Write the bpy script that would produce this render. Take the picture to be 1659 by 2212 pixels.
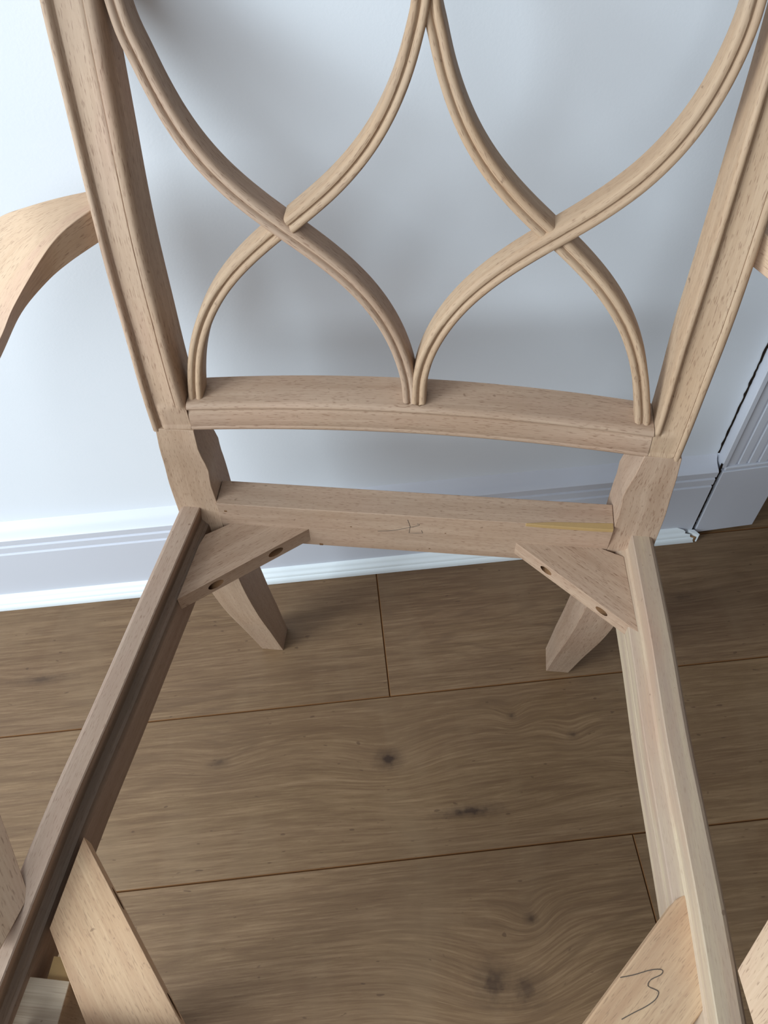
import bpy, bmesh, math, random
from mathutils import Vector, Matrix, noise

for o in list(bpy.data.objects):
    bpy.data.objects.remove(o, do_unlink=True)
scene = bpy.context.scene
COL = scene.collection

# ------------------------------------------------------------------ camera
cam_d = bpy.data.cameras.new('camera')
cam = bpy.data.objects.new('camera', cam_d)
COL.objects.link(cam)
right = Vector((0.99463026, -0.09979353, -0.02742059))
up = Vector((0.09660975, 0.80029455, 0.59177292))
fwd = Vector((0.03711056, 0.59124435, -0.80563821))
cm = Matrix.Identity(4)
for i in range(3):
    cm[i][0], cm[i][1], cm[i][2] = right[i], up[i], -fwd[i]
cm[2][3] = 1.2
cam.matrix_world = cm
cam_d.sensor_fit = 'HORIZONTAL'
cam_d.sensor_width = 36.0
cam_d.lens = 36.0 * 1790.0 / 1659.0
cam_d.clip_start = 0.02
scene.camera = cam

# ------------------------------------------------------------------ light
vs = scene.view_settings
vs.view_transform = 'Standard'
vs.look = 'None'
vs.gamma = 1.0
vs.use_curve_mapping = False
vs.exposure = 0.06
world = bpy.data.worlds.new('world')
scene.world = world
world.use_nodes = True
bg = world.node_tree.nodes['Background']
bg.inputs[0].default_value = (0.94, 0.96, 1.0, 1)
bg.inputs[1].default_value = 0.11


def area(name, loc, target, sx, sy, power, color):
    d = bpy.data.lights.new(name, 'AREA')
    d.shape = 'RECTANGLE'
    d.size, d.size_y = sx, sy
    d.energy = power
    d.color = color
    o = bpy.data.objects.new(name, d)
    COL.objects.link(o)
    o.location = loc
    o.rotation_euler = (Vector(target) - Vector(loc)).to_track_quat('-Z', 'Y').to_euler()
    return o


area('window_daylight', (-2.5, -0.50, 1.62), (0.1, 0.7, 0.55), 1.2, 1.3, 98, (0.80, 0.93, 1.0))
area('soft_fill', (-1.7, -1.9, 2.5), (0.0, 0.6, 0.5), 2.8, 2.2, 80, (0.84, 0.94, 1.0))  # added soft fill standing in for ceiling bounce, not a window

# ------------------------------------------------------------------ material helpers


def lin(r, g, b):
    def f(c):
        c /= 255.0
        return c / 12.92 if c <= 0.04045 else ((c + 0.055) / 1.055) ** 2.4
    return (f(r), f(g), f(b), 1)


class NT:
    def __init__(self, name):
        self.m = bpy.data.materials.new(name)
        self.m.use_nodes = True
        self.t = self.m.node_tree
        self.b = self.t.nodes['Principled BSDF']

    def n(self, kind, **kw):
        nd = self.t.nodes.new(kind)
        for k, v in kw.items():
            setattr(nd, k, v)
        return nd

    def l(self, a, b):
        self.t.links.new(a, b)

    def val(self, sock, v):
        if isinstance(v, (int, float, tuple)):
            sock.default_value = v
        else:
            self.l(v, sock)

    def math(self, op, a, b=0.0, c=0.0, clamp=False):
        nd = self.n('ShaderNodeMath', operation=op, use_clamp=clamp)
        self.val(nd.inputs[0], a)
        self.val(nd.inputs[1], b)
        self.val(nd.inputs[2], c)
        return nd.outputs[0]

    def vmath(self, op, a, b=(0, 0, 0)):
        nd = self.n('ShaderNodeVectorMath', operation=op)
        self.val(nd.inputs[0], a)
        self.val(nd.inputs[1], b)
        return nd.outputs[1] if op in ('LENGTH', 'DOT_PRODUCT') else nd.outputs[0]

    def noise(self, vec, scale, detail=3, rough=0.55, dist=0.0):
        nd = self.n('ShaderNodeTexNoise')
        self.l(vec, nd.inputs['Vector'])
        nd.inputs['Scale'].default_value = scale
        nd.inputs['Detail'].default_value = detail
        nd.inputs['Roughness'].default_value = rough
        nd.inputs['Distortion'].default_value = dist
        return nd.outputs['Fac']

    def ramp(self, fac, stops, interp='LINEAR'):
        nd = self.n('ShaderNodeValToRGB')
        cr = nd.color_ramp
        cr.interpolation = interp
        while len(cr.elements) > 1:
            cr.elements.remove(cr.elements[-1])
        cr.elements[0].position, cr.elements[0].color = stops[0]
        for p, c in stops[1:]:
            e = cr.elements.new(p)
            e.color = c
        self.l(fac, nd.inputs[0])
        return nd.outputs[0]

    def mix(self, fac, a, b, mode='MIX'):
        nd = self.n('ShaderNodeMix', data_type='RGBA', blend_type=mode)
        self.val(nd.inputs[0], fac)
        self.val(nd.inputs[6], a)
        self.val(nd.inputs[7], b)
        return nd.outputs[2]

    def bump(self, h, strength, dist):
        nd = self.n('ShaderNodeBump')
        nd.inputs['Strength'].default_value = strength
        nd.inputs['Distance'].default_value = dist
        self.l(h, nd.inputs['Height'])
        self.l(nd.outputs[0], self.b.inputs['Normal'])


BLACK, WHITE = (0, 0, 0, 1), (1, 1, 1, 1)


def beech(name, light, dark, tint, fleck=0.55, stripe=0.5, tint_amt=0.5, dirt=None):
    """raw beech; UV u runs along the grain in metres, v across it"""
    m = NT(name)
    uv = m.n('ShaderNodeUVMap').outputs[0]
    info = m.n('ShaderNodeObjectInfo')
    off = m.math('MULTIPLY', info.outputs['Random'], 37.0)
    comb = m.n('ShaderNodeCombineXYZ')
    m.l(off, comb.inputs[0]); m.l(off, comb.inputs[1]); m.l(off, comb.inputs[2])
    p = m.vmath('ADD', uv, comb.outputs[0])
    broad = m.noise(m.vmath('MULTIPLY', p, (3.5, 55, 1)), 1.0, 4, 0.6, 0.35)
    col = m.mix(m.math('MULTIPLY', m.ramp(broad, [(0.38, BLACK), (0.64, WHITE)]), stripe), light, dark)
    patch = m.noise(m.vmath('MULTIPLY', p, (5, 22, 1)), 1.0, 3, 0.5, 0.6)
    col = m.mix(m.math('MULTIPLY', m.ramp(patch, [(0.48, BLACK), (0.70, WHITE)]), tint_amt), col, tint)
    fine = m.noise(m.vmath('MULTIPLY', p, (16, 520, 1)), 1.0, 3, 0.7)
    col = m.mix(m.math('MULTIPLY', m.ramp(fine, [(0.40, WHITE), (0.62, BLACK)]), 0.34), col, dark)
    # short dark beech flecks
    fl = m.noise(m.vmath('MULTIPLY', p, (120, 1100, 1)), 1.0, 1, 0.4)
    fmask = m.ramp(fl, [(0.61, BLACK), (0.70, WHITE)])
    col = m.mix(m.math('MULTIPLY', fmask, fleck), col, lin(112, 78, 58))
    # small dents and marks
    tc = m.n('ShaderNodeTexCoord').outputs['Object']
    sp = m.noise(tc, 130, 1, 0.4)
    col = m.mix(m.math('MULTIPLY', m.ramp(sp, [(0.76, BLACK), (0.80, WHITE)]), 0.45), col, lin(95, 66, 48))
    cl = m.noise(tc, 9, 3, 0.5)
    col = m.mix(m.math('MULTIPLY', m.ramp(cl, [(0.45, BLACK), (0.75, WHITE)]), 0.25), col, lin(160, 142, 126))
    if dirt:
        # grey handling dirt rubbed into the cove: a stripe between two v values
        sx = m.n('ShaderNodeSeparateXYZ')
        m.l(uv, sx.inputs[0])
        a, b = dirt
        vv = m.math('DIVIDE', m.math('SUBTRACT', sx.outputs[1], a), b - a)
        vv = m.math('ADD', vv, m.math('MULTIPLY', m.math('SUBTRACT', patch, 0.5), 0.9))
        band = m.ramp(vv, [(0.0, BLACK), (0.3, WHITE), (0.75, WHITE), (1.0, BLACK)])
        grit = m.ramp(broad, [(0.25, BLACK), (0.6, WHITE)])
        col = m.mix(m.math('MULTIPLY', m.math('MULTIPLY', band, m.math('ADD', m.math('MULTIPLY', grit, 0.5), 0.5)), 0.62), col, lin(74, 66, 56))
    m.l(col, m.b.inputs['Base Color'])
    m.b.inputs['Roughness'].default_value = 0.62
    m.b.inputs['Specular IOR Level'].default_value = 0.3
    h = m.math('ADD', m.math('MULTIPLY', fine, 0.5), m.math('MULTIPLY', fmask, -0.6))
    m.bump(h, 0.12, 0.0006)
    return m.m


M_BEECH = beech('raw_beech', lin(183, 155, 131), lin(155, 125, 101), lin(175, 142, 123))
M_BEECH_YEL = beech('raw_beech_yellow', lin(186, 158, 131), lin(159, 128, 101), lin(179, 144, 113), 0.5, 0.65)
M_BEECH_PINK = beech('raw_beech_pink', lin(178, 151, 129), lin(150, 121, 99), lin(172, 140, 120), 0.6, 0.7)
M_BEECH_STRIPE = beech('striped_beech', lin(182, 162, 136), lin(158, 135, 120), lin(170, 138, 116), 0.2, 0.9, 0.75)
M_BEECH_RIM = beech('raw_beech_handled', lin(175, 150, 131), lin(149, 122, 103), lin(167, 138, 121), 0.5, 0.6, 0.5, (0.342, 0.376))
M_BRACE = beech('raw_beech_warm', lin(212, 178, 142), lin(176, 136, 104), lin(204, 162, 128), 0.35, 0.75, 0.4)  # warmer, brighter foreground cast put into the brace colour
M_ARM = beech('raw_beech_arm', lin(204, 174, 146), lin(182, 148, 120), lin(198, 160, 140), 0.45, 0.4, 0.55)
M_ENDGRAIN = beech('sawn_end_grain', lin(200, 182, 160), lin(158, 138, 116), lin(182, 158, 140), 0.3, 0.7)


def flat(name, col, rough=0.6, spec=0.3):
    m = NT(name)
    tc = m.n('ShaderNodeTexCoord').outputs['Object']
    nz = m.noise(tc, 180, 2)
    dk = tuple(c * 0.8 for c in col[:3]) + (1,)
    m.l(m.mix(m.math('MULTIPLY', nz, 0.5), col, dk), m.b.inputs['Base Color'])
    m.b.inputs['Roughness'].default_value = rough
    m.b.inputs['Specular IOR Level'].default_value = spec
    return m.m


M_HOLE = flat('bored_wood', lin(120, 88, 62), 0.9, 0.1)
M_PENCIL = flat('pencil_graphite', lin(82, 74, 68), 0.6)
M_GLUE = flat('dried_glue', lin(172, 140, 94), 0.45)
M_GAP = flat('dark_gap_shade', lin(42, 34, 28), 0.95, 0.05)  # shade inside the crack gaps, painted as a dark colour
M_METAL = flat('staple_metal', lin(205, 212, 222), 0.35)
M_SUB = flat('joint_brown', lin(112, 74, 40), 0.8)
M_TORN = flat('torn_raw_board', lin(150, 118, 84), 0.9)


def paint(name, col, rough, bump_s, scale):
    m = NT(name)
    tc = m.n('ShaderNodeTexCoord').outputs['Object']
    a = m.noise(tc, 5, 3)
    c2 = tuple(c * 0.95 for c in col[:3]) + (1,)
    m.l(m.mix(a, col, c2), m.b.inputs['Base Color'])
    m.b.inputs['Roughness'].default_value = rough
    m.bump(m.noise(tc, scale, 3), bump_s, 0.0008)
    return m.m


M_WALL = paint('white_wall_paint', lin(229, 233, 240), 0.75, 0.12, 300)
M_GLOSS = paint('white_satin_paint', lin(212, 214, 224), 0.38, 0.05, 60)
M_BEAD = paint('white_gloss_paint', lin(236, 242, 246), 0.30, 0.03, 60)

# knots in floor coordinates: x, y, half length, half width, darkness
KNOTS = [(0.017, 0.430, 0.016, 0.012, 0.9), (-0.232, 0.452, 0.012, 0.006, 0.55), (0.124, 0.343, 0.034, 0.007, 0.85),
         (0.120, 0.128, 0.021, 0.020, 0.7), (0.158, 0.118, 0.020, 0.017, 0.6), (0.181, 0.197, 0.007, 0.006, 0.7),
         (-0.515, 0.618, 0.035, 0.006, 0.6), (0.209, 0.476, 0.005, 0.005, 0.6), (0.294, 0.437, 0.006, 0.005, 0.6),
         (0.385, 0.382, 0.012, 0.005, 0.5), (0.525, 0.648, 0.022, 0.008, 0.4)]


def oak():
    m = NT('laminate_oak')
    geo = m.n('ShaderNodeNewGeometry').outputs['Position']
    info = m.n('ShaderNodeObjectInfo')
    off = m.math('MULTIPLY', info.outputs['Random'], 23.0)
    sep = m.n('ShaderNodeSeparateXYZ')
    m.l(geo, sep.inputs[0])
    # rings swell around each knot
    warp = None
    dark = None
    for kx, ky, a, b, s in KNOTS:
        d = m.vmath('SUBTRACT', geo, (kx, ky, 0))
        wide = m.vmath('LENGTH', m.vmath('MULTIPLY', d, (1 / (a * 4.5), 1 / (b * 3.4 + 0.01), 0)))
        g = m.math('EXPONENT', m.math('MULTIPLY', m.math('MULTIPLY', wide, wide), -1.0))
        g = m.math('MULTIPLY', g, 0.014 * s + b * 0.8)
        warp = g if warp is None else m.math('ADD', warp, g)
        wob = m.noise(geo, 90, 2)
        near = m.vmath('LENGTH', m.vmath('MULTIPLY', d, (1 / a, 1 / b, 0)))
        near = m.math('ADD', near, m.math('MULTIPLY', m.math('SUBTRACT', wob, 0.5), 1.3))
        k = m.math('MULTIPLY', m.ramp(m.math('MULTIPLY', near, 0.55), [(0.15, WHITE), (0.42, (.45, .45, .45, 1)), (0.60, (.30, .30, .30, 1)), (1.0, BLACK)]), s)
        dark = k if dark is None else m.math('MAXIMUM', dark, k)
    comb = m.n('ShaderNodeCombineXYZ')
    m.l(sep.outputs[0], comb.inputs[0])
    m.l(m.math('ADD', sep.outputs[1], warp), comb.inputs[1])
    m.l(off, comb.inputs[2])
    p = comb.outputs[0]
    big = m.noise(m.vmath('MULTIPLY', p, (1.6, 9, 1)), 1.0, 4, 0.55, 0.5)
    ring = m.noise(m.vmath('MULTIPLY', p, (3.0, 60, 1)), 1.0, 7, 0.72, 0.9)
    fine = m.noise(m.vmath('MULTIPLY', p, (14, 330, 1)), 1.0, 5, 0.75, 0.05)
    col = m.ramp(ring, [(0.30, lin(93, 67, 46)), (0.44, lin(115, 89, 62)), (0.56, lin(131, 103, 75)), (0.72, lin(144, 117, 89))])
    col = m.mix(m.math('MULTIPLY', m.ramp(big, [(0.35, WHITE), (0.6, BLACK)]), 0.45), col, lin(99, 73, 54))
    col = m.mix(m.math('MULTIPLY', m.ramp(fine, [(0.40, WHITE), (0.52, BLACK)]), 0.58), col, lin(88, 62, 42))
    col = m.mix(m.math('MULTIPLY', m.ramp(fine, [(0.55, BLACK), (0.66, WHITE)]), 0.46), col, lin(154, 126, 96))
    fig = m.noise(m.vmath('MULTIPLY', p, (0.9, 11, 1)), 1.0, 3, 0.45, 0.25)
    lines = m.math('SINE', m.math('MULTIPLY', fig, 115.0))
    amp = m.noise(m.vmath('MULTIPLY', p, (1.5, 7, 1)), 1.0, 2)
    lines = m.math('MULTIPLY', m.ramp(lines, [(0.35, BLACK), (1.0, WHITE)]), m.ramp(amp, [(0.40, BLACK), (0.62, WHITE)]))
    col = m.mix(m.math('MULTIPLY', lines, 0.42), col, lin(86, 63, 44))
    # cross mottling of rustic oak
    mot = m.noise(m.vmath('MULTIPLY', p, (9, 3.2, 1)), 1.0, 3, 0.6, 0.4)
    col = m.mix(m.math('MULTIPLY', m.ramp(mot, [(0.5, BLACK), (0.72, WHITE)]), 0.42), col, lin(137, 113, 87))
    sat = m.mix(0.3, col, m.mix(info.outputs['Random'], lin(110, 86, 66), lin(124, 98, 70)))
    col = m.mix(dark, sat, lin(48, 32, 24))
    sp = m.noise(m.vmath('MULTIPLY', p, (60, 160, 1)), 1.0, 1)
    col = m.mix(m.math('MULTIPLY', m.ramp(sp, [(0.73, BLACK), (0.78, WHITE)]), 0.5), col, lin(62, 41, 29))
    m.l(col, m.b.inputs['Base Color'])
    m.b.inputs['Roughness'].default_value = 0.5
    m.b.inputs['Specular IOR Level'].default_value = 0.35
    m.bump(fine, 0.08, 0.0005)
    return m.m


M_OAK = oak()

# ------------------------------------------------------------------ mesh helpers


def link(name, me, mat, parent=None, smooth=False, bevel=0.0, kind=None, label=None, seg=2):
    o = bpy.data.objects.new(name, me)
    COL.objects.link(o)
    if mat:
        me.materials.append(mat)
    if parent:
        o.parent = parent
    if smooth:
        for p in me.polygons:
            p.use_smooth = True
    if bevel:
        b = o.modifiers.new('bevel', 'BEVEL')
        b.width = bevel
        b.segments = seg
        b.limit_method = 'ANGLE'
        b.angle_limit = math.radians(28)
        b.harden_normals = True
    if kind:
        o['kind'] = kind
    if label:
        o['label'] = label
    return o


def mesh(name, verts, faces):
    me = bpy.data.meshes.new(name)
    me.from_pydata([tuple(v) for v in verts], [], faces)
    bm = bmesh.new()
    bm.from_mesh(me)
    bmesh.ops.recalc_face_normals(bm, faces=bm.faces)
    bm.to_mesh(me)
    bm.free()
    me.update()
    return me


def uv_grain(me, grain):
    """u along the grain, v across it, from straight projection"""
    g = Vector(grain).normalized()
    lay = me.uv_layers.new(name='UVMap')
    for p in me.polygons:
        n = p.normal
        side = n.cross(g)
        if side.length < 0.25:          # end grain
            side = g.orthogonal().normalized()
            gg = n.cross(side).normalized() * 0.12
        else:
            side.normalize()
            gg = g
        for li in p.loop_indices:
            v = me.vertices[me.loops[li].vertex_index].co
            lay.data[li].uv = (v.dot(gg), v.dot(side) + n.dot(Vector((0.13, 0.37, 0.71))))


def prism(name, outline, z0, z1, mat, grain, parent=None, **kw):
    n = len(outline)
    v = [(x, y, z0) for x, y in outline] + [(x, y, z1) for x, y in outline]
    f = [list(range(n))[::-1], list(range(n, 2 * n))]
    f += [[i, (i + 1) % n, n + (i + 1) % n, n + i] for i in range(n)]
    me = mesh(name, v, f)
    uv_grain(me, grain)
    return link(name, me, mat, parent, **kw)


def box(name, lo, hi, mat, grain=(1, 0, 0), parent=None, **kw):
    return prism(name, [(lo[0], lo[1]), (hi[0], lo[1]), (hi[0], hi[1]), (lo[0], hi[1])], lo[2], hi[2], mat, grain, parent, **kw)


def loft(name, rows, mat, parent=None, caps=True, smooth=False, closed=True, v0=0.0, autos=None, **kw):
    """rows of equally many points; UV u runs along the rows' centres, v round them"""
    n = len(rows[0])
    verts, faces, uvs = [], [], []
    for r in rows:
        verts += [Vector(p) for p in r]
    s = [0.0]
    for a, b in zip(rows, rows[1:]):
        ca = sum((Vector(p) for p in a), Vector()) / n
        cb = sum((Vector(p) for p in b), Vector()) / n
        s.append(s[-1] + (cb - ca).length)
    per = [0.0]
    mid = rows[len(rows) // 2]
    for j in range(n):
        per.append(per[-1] + (Vector(mid[(j + 1) % n]) - Vector(mid[j])).length)
    m = n if closed else n - 1
    for i in range(len(rows) - 1):
        for j in range(m):
            k = (j + 1) % n
            faces.append((i * n + j, i * n + k, (i + 1) * n + k, (i + 1) * n + j))
            uvs.append(((s[i], per[j]), (s[i], per[j + 1]), (s[i + 1], per[j + 1]), (s[i + 1], per[j])))
    if caps and closed:
        for base, off in ((0, 0), (len(rows) - 1, (len(rows) - 1) * n)):
            faces.append(tuple(range(off, off + n)) if base else tuple(range(off + n - 1, off - 1, -1)))
            c = verts[off]
            idx = list(range(n)) if base else list(range(n - 1, -1, -1))
            e1 = (verts[off + 1] - c).normalized()
            e2 = (verts[off + n - 1] - c)
            e2 = (e2 - e1 * e2.dot(e1)).normalized()
            uvs.append(tuple(((verts[off + q] - c).dot(e1) * 0.15, (verts[off + q] - c).dot(e2)) for q in idx))
    me = bpy.data.meshes.new(name)
    me.from_pydata([tuple(v) for v in verts], [], faces)
    lay = me.uv_layers.new(name='UVMap')
    li = 0
    for u in uvs:
        for q in u:
            lay.data[li].uv = (q[0], q[1] + v0)
            li += 1
    bm = bmesh.new()
    bm.from_mesh(me)
    bmesh.ops.recalc_face_normals(bm, faces=bm.faces)
    bm.to_mesh(me)
    bm.free()
    o = link(name, me, mat, parent, smooth=smooth, **kw)
    if autos:
        bpy_set_sharp(me, autos)
    return o


def bpy_set_sharp(me, deg):
    for p in me.polygons:
        p.use_smooth = True
    me.set_sharp_from_angle(angle=math.radians(deg))


def interp(tab, x):
    if x <= tab[0][0]:
        return tab[0][1]
    for (a, va), (b, vb) in zip(tab, tab[1:]):
        if x <= b:
            t = (x - a) / (b - a)
            return va + (vb - va) * t
    (a, va), (b, vb) = tab[-2], tab[-1]
    return vb + (vb - va) * (x - b) / (b - a)


def smooth_interp(tab, x):
    """local average of the table so its corners are rounded"""
    return sum(interp(tab, x + d) * w for d, w in ((-.025, .2), (-.012, .2), (0, .2), (.012, .2), (.025, .2)))


def catmull(pts, k):
    out = []
    P = [pts[0] * 2 - pts[1]] + pts + [pts[-1] * 2 - pts[-2]]
    for i in range(1, len(P) - 2):
        for j in range(k):
            t = j / k
            a, b, c, d = P[i - 1], P[i], P[i + 1], P[i + 2]
            out.append(0.5 * ((2 * b) + (c - a) * t + (2 * a - 5 * b + 4 * c - d) * t * t + (3 * b - a - 3 * c + d) * t ** 3))
    out.append(pts[-1])
    return out


# ------------------------------------------------------------------ setting
WALL_Y = 0.790
SK_Y = 0.766

# floor: sub-floor with single planks on it
floor = box('floor', (-2.6, -2.2, -0.012), (2.6, 2.4, -0.0035), M_SUB, kind='structure')
W = 0.2398
rows = []
y_top = 0.5277 + W
ends = {0: 0.0292, 1: -0.98, 2: 0.3425, 3: -0.35, 4: 0.80, 5: -0.6, -1: -0.5, -2: 0.4, -3: -0.2}
L = 1.38
random.seed(4)
for r in range(-6, 11):
    y1 = y_top - r * W
    y0 = y1 - W
    e = ends.get(r, random.uniform(-0.9, 0.9))
    x = e - 2 * L
    while x < 2.55:
        x0, x1 = max(x, -2.55), min(x + L, 2.55)
        x += L
        if x1 - x0 < 0.05 or y1 < -2.1 or y0 > 2.3:
            continue
        g, b = 0.0004, 0.0010
        xa, xb, ya, yb = x0 + g, x1 - g, y0 + g, y1 - g
        v = [(xa, ya, -0.0034), (xb, ya, -0.0034), (xb, yb, -0.0034), (xa, yb, -0.0034),
             (xa, ya, -0.0012), (xb, ya, -0.0012), (xb, yb, -0.0012), (xa, yb, -0.0012),
             (xa + b, ya + b, 0), (xb - b, ya + b, 0), (xb - b, yb - b, 0), (xa + b, yb - b, 0)]
        f = [(3, 2, 1, 0), (8, 9, 10, 11)]
        for k in range(4):
            q = (k + 1) % 4
            f += [(k, q, 4 + q, 4 + k), (4 + k, 4 + q, 8 + q, 8 + k)]
        me = mesh('floor_plank', v, f)
        me.materials.append(M_OAK)
        me.materials.append(M_SUB)
        for p in me.polygons:
            if 0.1 < p.normal.z < 0.99 or abs(p.normal.z) < 0.05:
                p.material_index = 1
        o = bpy.data.objects.new('floor_plank', me)
        COL.objects.link(o)
        o.parent = floor

# walls (the photographed wall stops at a doorway on the right)
box('wall_back', (-2.6, WALL_Y, 0), (0.672, WALL_Y + 0.12, 2.4), M_WALL, kind='structure')
box('wall_right', (1.55, WALL_Y, 0), (2.6, WALL_Y + 0.12, 2.4), M_WALL, kind='structure')
box('wall_hall', (-2.6, 2.3, 0), (2.6, 2.4, 2.4), M_WALL, kind='structure')


def extrude_x(name, prof, x0, x1, mat, parent=None, **kw):
    """profile of (y, z) points extruded along x"""
    rows = [[(x0, y, z) for y, z in prof], [(x1, y, z) for y, z in prof]]
    return loft(name, rows, mat, parent, **kw)


sk = [(WALL_Y, 0.0), (SK_Y, 0.0), (SK_Y, 0.138), (SK_Y + .0035, 0.1395), (SK_Y + .0035, 0.1425), (SK_Y, 0.144),
      (SK_Y, 0.157), (SK_Y + .0035, 0.1585), (SK_Y + .0035, 0.1615), (SK_Y, 0.163), (SK_Y - .0005, 0.1755),
      (SK_Y + .003, 0.1785), (SK_Y + .009, 0.1805), (SK_Y + .016, 0.184), (SK_Y + .0215, 0.191), (WALL_Y, 0.193)]
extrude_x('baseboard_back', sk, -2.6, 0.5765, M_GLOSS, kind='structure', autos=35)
bd = [(SK_Y, 0.0005), (0.7515, 0.0005), (0.7512, 0.0075), (0.7530, 0.0125), (0.7545, 0.0135), (0.7548, 0.0165),
      (0.7565, 0.0195), (0.7590, 0.0205), (0.7600, 0.0235), (0.7620, 0.0270), (0.7660, 0.0290)]
bead = loft('trim_1', [[(-2.6, y, z) for y, z in bd]] +
            [[(x + 0.0, y, z) for y, z in bd] for x in (-1.0, -0.3, 0.3, 0.52)] +
            [[(0.578 - (y - 0.7515) * 1.9 + 0.0022 * math.sin(i * 2.4), y, z) for i, (y, z) in enumerate(bd)]],
            M_BEAD, kind='structure', autos=50)
# torn end of the beading: raw core and the bent paint flap beyond it
bx = [(0.5785, 0.7522), (0.5820, 0.7530), (0.5655, 0.7635), (0.5530, 0.7655), (0.5500, 0.7650)]
prism('torn_core', bx, 0.001, 0.0140, M_TORN, (1, 0, 0), bead)
prism('paint_flap', [(0.5845, 0.7520), (0.5865, 0.7540), (0.5800, 0.7650), (0.5690, 0.7660), (0.5700, 0.7630)], 0.001, 0.020, M_BEAD, (1, 0, 0), bead)

# plinth block and fluted architrave beside the doorway
BX0, BX1 = 0.5835, 0.690
blk = [(BX0, WALL_Y + .01), (BX0 + .001, 0.767), (BX1 - .001, 0.7715), (BX1, 0.780), (BX1, WALL_Y + .13), (BX0 + .08, WALL_Y + .13), (BX0 + .08, WALL_Y + .01)]
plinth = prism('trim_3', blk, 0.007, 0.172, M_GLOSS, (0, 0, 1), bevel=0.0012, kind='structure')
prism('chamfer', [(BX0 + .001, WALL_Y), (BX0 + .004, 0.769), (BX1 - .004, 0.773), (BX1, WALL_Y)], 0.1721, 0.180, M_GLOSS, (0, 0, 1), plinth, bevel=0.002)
ar = [(0.5800, WALL_Y), (0.5800, 0.772), (0.5815, 0.770), (0.5880, 0.770), (0.5925, 0.7735), (0.6030, 0.7735)]
gx = 0.6040
while gx < 0.675:
    ar += [(gx, 0.7735), (gx + .0012, 0.7765), (gx + .0042, 0.7765), (gx + .0054, 0.7735)]
    gx += 0.0165
ar += [(0.6850, 0.7735), (0.6870, 0.775), (0.6870, WALL_Y)]
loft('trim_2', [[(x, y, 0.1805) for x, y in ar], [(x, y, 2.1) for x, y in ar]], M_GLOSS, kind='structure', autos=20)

# settlement crack: dark ragged strips painting the shade in the gaps beside the block and the architrave
random.seed(9)


def ragged(name, xc, y, z0, z1, w, n, parent, slope=0.0):
    v, f = [], []
    for i in range(n + 1):
        z = z0 + (z1 - z0) * i / n
        ww = w * random.uniform(0.45, 1.15)
        c = xc + slope * (z - z0) + random.uniform(-.0006, .0006)
        v += [(c - ww / 2, y, z), (c + ww / 2, y, z), (c + ww / 2, y + .002, z), (c - ww / 2, y + .002, z)]
        if i:
            b = 4 * i
            for k in range(4):
                q = (k + 1) % 4
                f.append((b - 4 + k, b - 4 + q, b + q, b + k))
    me = mesh(name, v, f)
    return link(name, me, M_GAP, parent)


ragged('crack', 0.5788, WALL_Y - .0013, 0.195, 0.70, 0.0036, 70, None, -0.0035).name = 'crack_shade_upper'
bpy.data.objects['crack_shade_upper']['kind'] = 'structure'
ragged('crack_shade_lower', 0.5800, 0.7700, 0.004, 0.190, 0.0048, 40, None)['kind'] = 'structure'

# ------------------------------------------------------------------ the chair
chair = bpy.data.objects.new('armchair_frame', None)
COL.objects.link(chair)
chair.location = (0.07065799, 0.57832451, 0)
chair.rotation_euler = (0, 0, -0.19973317)
chair['label'] = 'unfinished bare beech armchair frame without seat, pointed-arch tracery back, standing against white wall'
chair['category'] = 'chair'


def surf(x, z):
    """front face of the back: gentle recline and bow"""
    w = z - 0.55
    if z > 0.93:
        return surf(x, 0.93) + (z - 0.93) * 0.55
    return -0.0135 + 0.04 * w + 0.75 * w * w - 0.144 * (x * x - 0.04)


OUT = {-1: [(.545, .2767), (.6622, .2775), (.7561, .2843), (.7961, .2874), (.8627, .2947), (.9211, .3036)],
       1: [(.545, .2730), (.6359, .2765), (.7065, .2822), (.7524, .2853), (.7832, .2873), (.8627, .2955), (.9211, .3045)]}
INN = {-1: [(.545, .2345), (.5816, .2352), (.679, .2385), (.763, .2449), (.8094, .2475), (.8483, .2505), (.9204, .2582)],
       1: [(.545, .2400), (.5787, .2405), (.6755, .2400), (.7581, .2462), (.8351, .2533), (.8731, .2579), (.9204, .2630)]}
# moulding across the frame members: (fraction from outer edge, depth behind the front)
MOULD = [(0, .0044), (.015, .0018), (.05, .0004), (.10, .0000), (.14, .0008), (.175, .0034), (.20, .0062), (.215, .0064),
         (.23, .0052), (.32, .0054), (.42, .0050), (.54, .0040), (.66, .0026), (.75, .0015), (.768, .0021), (.78, .0012), (.86, .0006), (.92, .0012), (.97, .0034), (1.0, .0068)]
RAILM = [(0, .0040), (.03, .0016), (.09, .0006), (.16, .0008), (.175, .0016), (.19, .0012), (.40, .0020), (.58, .0026), (.66, .0040), (.71, .0048), (.76, .0040), (.82, .0014), (.88, .0006), (.94, .0016), (.98, .0036), (1.0, .0060)]
DEPTH = 0.042
RH = 0.0365           # height of the lower back rail


def rail_z0(x):
    return 0.5462 + 0.0055 * (1 - (x / 0.24) ** 2) - 0.004 * max(x, 0)


def corner_depth(t, d, v):
    """the post's moulding gives way to a flat corner with the rail's bottom bead"""
    if v >= 0.98 or t < .17:
        return d
    flat_d = .0026 if v > .19 else interp(RAILM, v)
    k = max(0.0, min(1.0, (v - .80) / .18))
    if t < .30:
        return max(d, flat_d) if t > .2 else d
    return flat_d * (1 - k) + d * k


def corner_depth_right(t, d, v):
    """the bead runs up the inner edge here and dies into the flat corner"""
    flat_d = .0026 if v > .19 else interp(RAILM, v)
    k = max(0.0, min(1.0, (v - .84) / .14))
    if v >= 0.98 or t > .70:
        return d
    return flat_d * (1 - k) + d * k


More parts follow.
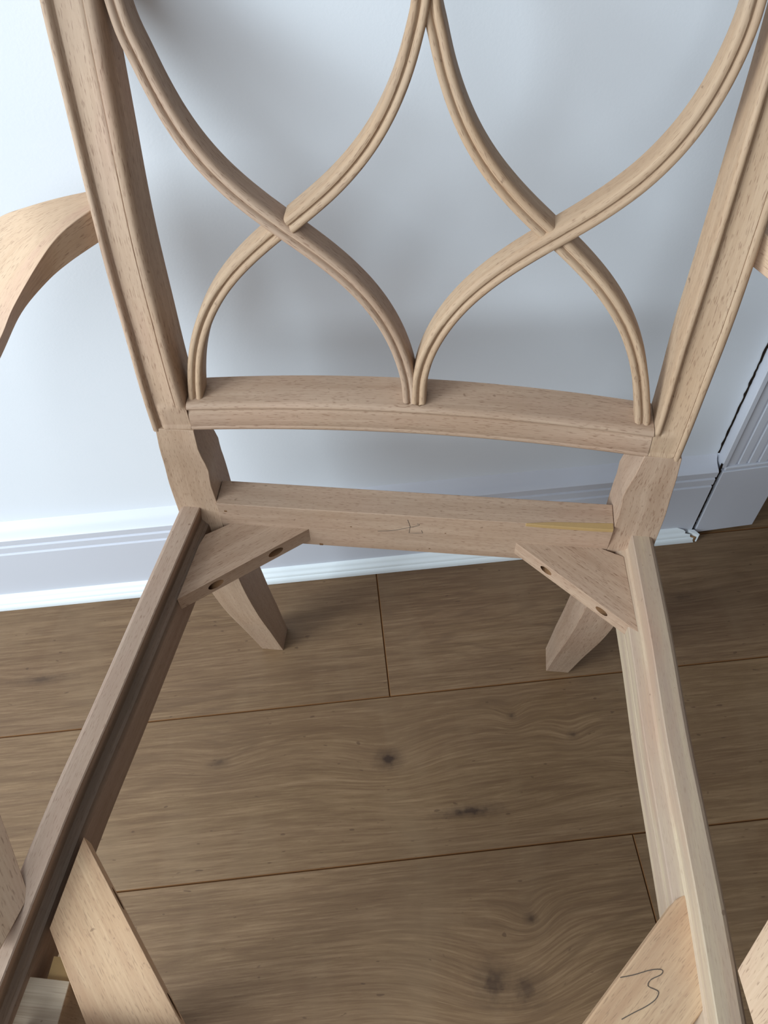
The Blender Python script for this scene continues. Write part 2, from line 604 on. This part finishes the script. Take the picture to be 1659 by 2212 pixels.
for s in (-1, 1):
    rws = []
    levels = [j / 16 * 1.02 for j in range(17)]
    N = 38
    for i in range(17 + N):
        row = []
        for t, d in MOULD + [(1.0, DEPTH), (0.0, DEPTH)]:
            zb = rail_z0(0.24 * s)
            if i < 17:
                v = levels[i]
                z = zb + RH * v
                if d < DEPTH:
                    d = corner_depth(t, d, v) if s < 0 else corner_depth_right(t, d, v)
            else:
                z0 = zb + RH * 1.02
                z = z0 + (0.985 - z0) * (i - 16) / N
            xo, xi = smooth_interp(OUT[s], z), smooth_interp(INN[s], z)
            x = s * (xo + (xi - xo) * t) if s < 0 else xi + (xo - xi) * t
            row.append((x, surf(x, z) + d, z))
        rws.append(row)
    loft('back_post', rws, M_BEECH if s < 0 else M_BEECH_YEL, chair, autos=50)

# lower back rail, butted between the posts
rws = []
N = 36
for i in range(N + 1):
    row = []
    x = -0.2342 + (0.2397 + 0.2342) * i / N
    for t, d in RAILM + [(1.0, 0.040), (0.0, 0.040)]:
        z = rail_z0(max(-.24, min(.24, x))) + RH * t
        row.append((x, surf(x, z) + d + (0.0 if d < .03 else 0.004 * (1 - (x / .27) ** 2)), z))
    rws.append(row)
loft('back_rail', rws, M_BEECH_PINK, chair, autos=50, label='bowed lower back rail with moulded face')

# crest rail above the frame of the photograph
rws = []
for i in range(25):
    x = -0.325 + 0.65 * i / 24
    z0 = 0.965 + 0.03 * (1 - (x / .325) ** 2)
    rws.append([(x, surf(x, z0) - .003, z0), (x, surf(x, z0 + .06) - .003, z0 + .06), (x, surf(x, z0 + .06) + .040, z0 + .06), (x, surf(x, z0) + .040, z0)])
loft('crest_rail', rws, M_BEECH, chair, autos=40)

# gothic tracery -------------------------------------------------------
A_ = [(-.2560, .9560), (-.2500, .9300), (-.2412, .9017), (-.2306, .8807), (-.2194, .8595), (-.2069, .8391), (-.1926, .8202), (-.1765, .8031), (-.1587, .7876),
      (-.1397, .7734), (-.1199, .76), (-.0999, .7467), (-.0804, .7329), (-.0621, .7178), (-.0455, .7011), (-.0314, .6825),
      (-.0199, .6617), (-.0114, .6393), (-.0057, .6159), (-.0036, .5927), (-.0038, .5780)]
AR = [(.2500, .9600), (.2475, .9350), (.2438, .9101), (.237, .8871), (.2273, .8646), (.2148, .8435), (.1998, .8242), (.1829, .8069), (.1642, .7915),
      (.1444, .7773), (.124, .764), (.1035, .7507), (.0834, .7367), (.0645, .7215), (.0471, .7045), (.0321, .6854),
      (.0199, .6642), (.0111, .6413), (.0063, .6173), (.0055, .5935), (.0055, .5780)]
B_ = [(-.0015, .9900), (-.0015, .9560), (-.0034, .9177), (-.0084, .8943), (-.0162, .8711), (-.0269, .8491), (-.0403, .8288), (-.0561, .8106), (-.0738, .794),
      (-.0929, .7789), (-.1127, .7644), (-.1324, .7501), (-.1514, .735), (-.169, .7187), (-.1846, .7006), (-.1978, .6805),
      (-.2084, .6585), (-.2163, .6349), (-.2216, .6107), (-.2252, .5874), (-.2265, .5760)]
BR = [(.0050, .9900), (.0030, .9560), (.0041, .9178), (.0108, .895), (.0191, .872), (.0297, .85), (.0426, .8296), (.0578, .811), (.075, .7941),
      (.0935, .7785), (.1128, .7638), (.1322, .7491), (.1508, .7338), (.1682, .7173), (.1837, .6992), (.1969, .6791),
      (.2076, .6571), (.2159, .6338), (.2223, .6101), (.2275, .5875), (.2290, .5740)]
# strip section: (across, depth); two rounded ridges and a groove
STRIP = [(-.0076, .0050), (-.0072, .0020), (-.0056, .0004), (-.0036, .0000), (-.0018, .0006), (-.0008, .0026), (.0002, .0030), (.0012, .0012),
         (.0028, .0002), (.0050, .0003), (.0068, .0018), (.0074, .0048), (.0074, .0215), (-.0076, .0215)]


def strip(pts, t0, t1, proud, mat, round_start=False):
    P = catmull([Vector((x, 0, z)) for x, z in pts], 5)
    n = len(P) - 1
    P = P[int(round(t0 * n)):int(round(t1 * n)) + 1]
    if round_start:
        P.insert(0, P[0] + (P[0] - P[1]).normalized() * 0.0015)
    rws = []
    for i, p in enumerate(P):
        d = (P[min(i + 1, len(P) - 1)] - P[max(i - 1, 0)]).normalized()
        nrm = Vector((d.z, 0, -d.x))
        if nrm.z < 0:
            nrm = -nrm
        sc = 1.0
        if round_start and i < 3:
            sc = (0.55, 0.85, 0.97)[i]
        row = []
        for a, dep in STRIP:
            q = p - nrm * a * sc
            dd = dep if not (round_start and i < 3) else dep + (0.004, 0.0012, 0.0)[i] * (1 if dep < .01 else 0)
            row.append((q.x, surf(q.x, q.z) + 0.006 - proud + dd, q.z))
        rws.append(row)
    return loft('tracery_bar', rws, mat, chair, autos=50)


strip(A_, 0, 1, 0.0, M_BEECH_PINK)
strip(AR, 0, 1, 0.0012, M_BEECH_YEL)
# crossing bars are cut where they meet the through bars (t is the share of the length)
strip(B_, 0, 0.497, 0.0022, M_BEECH_YEL)
strip(B_[10:][::-1], 0, 0.97, -0.0030, M_BEECH_YEL)
strip(BR, 0, 0.512, -0.0016, M_BEECH_YEL)
strip(BR[10:][::-1], 0, 0.985, -0.0030, M_BEECH_YEL)

# rear legs: neck below the back, seat corner and swept-back foot in one piece
FRONT = [(0, .006), (.05, -.005), (.10, -.016), (.18, -.032), (.25, -.040), (.31, -.042), (.36, -.034), (.40, -.024), (.43, -.0222), (.465, -.0222), (.49, -.0205), (.52, -.0215), (.55, -.0165)]
BACK = [(0, .046), (.07, .037), (.15, .028), (.22, .024), (.30, .025), (.38, .031), (.43, .0345), (.47, .0335), (.50, .0265), (.52, .0250), (.55, .0270)]
XIN = {1: [(0, .2088), (.10, .211), (.20, .216), (.33, .224), (.40, .2283), (.465, .2290), (.49, .2268), (.52, .2315), (.55, .2370)],
       -1: [(0, .2088), (.10, .211), (.20, .216), (.33, .224), (.40, .2278), (.465, .2290), (.49, .2268), (.52, .2312), (.55, .2318)]}
XOUT = [(0, .2434), (.10, .250), (.20, .262), (.30, .272), (.40, .2790), (.44, .2795), (.48, .2778), (.52, .2748), (.55, .2738)]
for s in (-1, 1):
    rws = []
    for i in range(45):
        z = 0.549 * i / 44
        y0 = interp(FRONT, z) if z < .40 else interp(FRONT, z)
        y0 = smooth_interp(FRONT, z) if 0.03 < z < 0.40 else y0
        y1 = smooth_interp(BACK, z) if z > .03 else interp(BACK, z)
        xi, xo = interp(XIN[s], z), smooth_interp(XOUT, z) if z > .03 else interp(XOUT, z)
        rws.append([(s * xi, y0, z), (s * xo, y0, z), (s * xo, y1, z), (s * xi, y1, z)])
    loft('rear_leg', rws, M_BEECH_PINK if s > 0 else M_BEECH, chair, autos=25, bevel=0.0009)

# rear seat rail
rear_rail = box('seat_rail', (-0.2279, -0.0262, 0.3615), (0.2282, 0.0085, 0.4340), M_BEECH_PINK, (1, 0, 0), chair, bevel=0.0008, label='plain rear seat rail with pencil mark')


def tube(name, pts, r, mat, parent, k=4):
    """thin line of round section"""
    P = [Vector(p) for p in pts]
    rws = []
    for i, p in enumerate(P):
        d = (P[min(i + 1, len(P) - 1)] - P[max(i - 1, 0)]).normalized()
        a = d.orthogonal().normalized()
        b = d.cross(a)
        rws.append([p + (a * math.cos(t) + b * math.sin(t)) * r for t in [2 * math.pi * q / k for q in range(k)]])
    return loft(name, rws, mat, parent)


def stroke_pts(pts, k=5):
    return catmull([Vector(p) for p in pts], k)


YF = -0.02625
mk1 = stroke_pts([(x, YF, z) for x, z in ((-.0396, .3998), (-.0226, .4028), (-.0057, .4098), (.0078, .4161), (.0094, .4187), (.0067, .4195))])
mk2 = [Vector((x, YF, z)) for x, z in ((-.004, .4264), (-.0011, .4132), (-.0026, .4004), (.0068, .4011), (.0135, .4019), (.012, .4068))]
tube('pencil_mark', mk1, 0.00032, M_PENCIL, rear_rail)
tube('pencil_mark', mk2, 0.00032, M_PENCIL, rear_rail)
for x, z, r in ((-.219, .4200, .0016), (-.110, .3635, .0022), (-.071, .4050, .0009), (.022, .3700, .0009), (.040, .4045, .0008)):
    prism('nail_hole', [(x + r * math.cos(a * .8), YF + .0006 * 0 - (0.00025 if a % 2 else .0001)) for a in range(0)] or
          [(x - r, YF - .0002), (x + r, YF - .0002), (x + r * .7, YF + .0008), (x - r * .7, YF + .0008)], z - r * .8, z + r * .8, M_HOLE, (1, 0, 0), rear_rail)
# rough glue strip along the right end of the rail
prism('glue_patch', [(.1300, -.0268), (.1500, -.0275), (.2050, -.0278), (.2275, -.0272), (.2275, -.0180), (.1600, -.0215), (.1300, -.0255)],
      .4290, .4343, M_GLUE, (1, 0, 0), rear_rail, bevel=0.001)

# side seat rails: raised rim outside, cove and lower inner face
SIDE = {-1: [(.000, .2500), (-.1234, .2645), (-.2525, .2785), (-.3495, .2905), (-.475, .3005), (-.56, .3070)],
        1: [(.000, .2500), (-.1317, .2600), (-.2393, .2652), (-.3872, .2775), (-.475, .2820), (-.56, .2865)]}
RIMZ = 0.4195
for s in (-1, 1):
    # (offset outward from the inner rim edge, z)
    prof = [(-.0075, .341), (-.0075, .386), (-.0062, .3915), (-.0035, .3935), (-.0020, .3960), (.0012, .3990), (.0010, .4040), (.0002, .4110), (.0, RIMZ - .001), (.0012, RIMZ),
            (.0195, RIMZ), (.0225, RIMZ - .0015), (.0250, RIMZ - .005), (.0250, .400), (.0220, .397), (.0220, .380), (.0260, .377), (.0260, .341)]
    if s > 0:
        prof = [(-.0130, .341), (-.0130, .3705), (-.0122, .3715), (-.0130, .3725), (-.0130, .3900), (-.0120, .3915), (-.0025, .3950), (-.0006, .3985), (.0, RIMZ - .001), (.0012, RIMZ)] + prof[10:]
    rws = []
    for i in range(25):
        y = 0.0 - 0.56 * i / 24
        xi = smooth_interp(sorted(SIDE[s]), y) if -0.5 < y < -.03 else interp(sorted(SIDE[s]), y)
        rws.append([(s * (xi + o), y - 0.018, z) for o, z in prof])
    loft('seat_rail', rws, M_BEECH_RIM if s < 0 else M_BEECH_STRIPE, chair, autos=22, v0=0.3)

# corner blocks with slanting screw pockets


def with_holes(o, cutters):
    for c in cutters:
        md = o.modifiers.new('hole', 'BOOLEAN')
        md.operation = 'DIFFERENCE'
        md.object = c
        md.solver = 'EXACT'
    bpy.context.view_layer.update()
    dg = bpy.context.evaluated_depsgraph_get()
    me = bpy.data.meshes.new_from_object(o.evaluated_get(dg))
    o.modifiers.clear()
    o.data = me
    for c in cutters:
        bpy.data.objects.remove(c, do_unlink=True)


def cutter(p, d, r):
    P, D = Vector(p), Vector(d).normalized()
    a = D.orthogonal().normalized()
    b = D.cross(a)
    rws = [[P + D * t + (a * math.cos(q) + b * math.sin(q)) * r * k for q in [2 * math.pi * j / 14 for j in range(14)]] for t, k in ((-.012, 1), (.020, 1), (.0225, .45))]
    o = loft('hole_cutter', rws, M_HOLE, None)
    o.parent = chair
    return o


BL = [(-.2560, -.1345), (-.1224, -.0262), (-.2180, -.0262), (-.2445, -.0445)]
BR_ = [(.2545, -.1321), (.1229, -.0262), (.2206, -.0262), (.2455, -.0360)]
for s, pts in ((-1, BL), (1, BR_)):
    out = [pts[0], pts[1], (pts[1][0] + s * -.0000, pts[1][1] + .0001), pts[2], pts[3]]
    out = [pts[0], pts[1], pts[2], pts[3], (s * (.2485 if s < 0 else .2475), -.060)]
    g = Vector((pts[1][0] - pts[0][0], pts[1][1] - pts[0][1], 0))
    o = prism('corner_block', out, .3725, .3945, M_BEECH_PINK, g, chair, label='triangular corner block with two screw holes')
    o.data.materials.append(M_HOLE)
    e = g.normalized()
    nin = Vector((-e.y, e.x, 0)) if s < 0 else Vector((e.y, -e.x, 0))
    cs = []
    A0 = Vector((pts[0][0], pts[0][1], .3835))
    for f, sd in ((.27, 1), (.73, -1)):
        p = A0 + g * f
        cs.append(cutter(p, nin * 1.0 + e * 1.25 * (-1 if f < .5 else 1), 0.0062 if s < 0 else 0.0050))
    with_holes(o, cs)

# front braces run diagonally to the front rail
for s in (-1, 1):
    if s < 0:
        out = [(-.2805, -.3960), (-.1500, -.5365), (-.1420, -.5500), (-.2250, -.5500), (-.2313, -.5430), (-.2865, -.4755)]
        g = (.1275, -.139, 0)
    else:
        out = [(.2800, -.3950), (.2760, -.3930), (.2660, -.3995), (.1600, -.5290), (.1440, -.5500), (.2220, -.5500), (.2700, -.4945), (.2870, -.4755)]
        g = (-.10, -.115, 0)
    br = prism('corner_brace', out, .3735, .3955, M_BRACE, g, chair, bevel=0.0008 if s < 0 else 0.002, label='long diagonal front corner brace')
    if s < 0:
        br.data.materials.append(M_HOLE)
        e = Vector(g).normalized()
        nin = Vector((e.y, -e.x, 0))
        with_holes(br, [cutter(Vector((-.2805, -.3960, .3845)) + Vector((.1305, -.1405, 0)) * f, nin + e * 2.2 * q, .0052) for f, q in ((.34, 1), (.90, -1))])
    if s > 0:
        three = [(.2129, -.4659), (.2248, -.4627), (.2367, -.4584), (.245, -.4566), (.249, -.4572), (.247, -.4606), (.2385, -.465), (.2357, -.47),
                 (.2424, -.4724), (.244, -.4743), (.2406, -.4797), (.2321, -.4856), (.2227, -.4905), (.212, -.4965)]
        tube('pencil_mark', stroke_pts([(x, y, .3956) for x, y in three], 3), 0.0004, M_PENCIL, br)

box('seat_rail', (-.286, -.585, .341), (.286, -.5505, .4190), M_BEECH, (1, 0, 0), chair, bevel=0.001, label='front seat rail')

# front legs
for s in (-1, 1):
    rws = []
    for i in range(16):
        z = 0.385 * i / 15
        t = i / 15
        xo = .296 + .002 * t
        w = .030 + .016 * t
        xi = .2585 if t > .6 else .2585 + .006 * (1 - t / .6)
        x1 = xi + w * .9
        yc = -.5130
        yd = .036 + .0125 * t
        rws.append([(s * xi, yc, z), (s * x1, yc, z), (s * x1, yc - yd, z), (s * xi, yc - yd, z)])
    loft('front_leg', rws, M_ENDGRAIN, chair, autos=25, bevel=0.0008)
    box('tenon_block', (min(s * .2595, s * .281), -.5128, .352), (max(s * .2595, s * .281), -.4950, .380), M_GLUE if s < 0 else M_ENDGRAIN, (1, 0, 0), chair)
    box('staple', (s * .2570 - .0012, -.5480, .3600), (s * .2570 + .0012, -.5440, .3640) if s < 0 else (s * .2570 + .0012, -.5440, .3640), M_METAL, (1, 0, 0), chair)

# arms: wide rounded boards sweeping out, down and back in to the side rails
SEC = [((-.286, .069, .777), (-.286, .041, .776), (-.286, .035, .746), (-.286, .066, .745)),
       ((-.322, .054, .776), (-.308, .0105, .770), (-.3113, .0095, .739), (-.325, .053, .742)),
       ((-.3495, .043, .773), (-.3262, -.011, .755), (-.3354, .000, .723), (-.355, .045, .738)),
       ((-.378, .039, .764), (-.3563, -.032, .720), (-.362, -.0157, .700), (-.385, .045, .733)),
       ((-.405, .030, .748), (-.3732, -.047, .695), (-.3858, -.032, .668), (-.410, .035, .715)),
       ((-.435, .005, .715), (-.405, -.080, .655), (-.412, -.060, .630), (-.440, .015, .680)),
       ((-.462, -.080, .655), (-.440, -.150, .600), (-.436, -.120, .578), (-.462, -.060, .625)),
       ((-.462, -.210, .580), (-.440, -.260, .545), (-.432, -.220, .520), (-.458, -.175, .548)),
       ((-.430, -.350, .510), (-.405, -.375, .490), (-.396, -.320, .462), (-.424, -.300, .476)),
       ((-.375, -.455, .462), (-.345, -.462, .452), (-.336, -.408, .432), (-.370, -.396, .436)),
       ((-.338, -.503, .432), (-.3085, -.503, .430), (-.3040, -.4545, .4175), (-.340, -.430, .4175))]
for s in (-1, 1):
    cols = [catmull([Vector(sec[c]) for sec in SEC], 6) for c in range(4)]
    rws = []
    for i in range(len(cols[0])):
        q = [Vector((-s * c[i].x, c[i].y, c[i].z)) for c in cols]
        row = []
        for k in range(4):          # three points per side keep the faces flat, corners eased by a bevel
            a, b = q[k], q[(k + 1) % 4]
            row += [a, a.lerp(b, .5)]
        rws.append(row)
    arm = loft('arm', rws, M_ARM, chair, autos=30, bevel=0.0009, label='curved shaped arm')
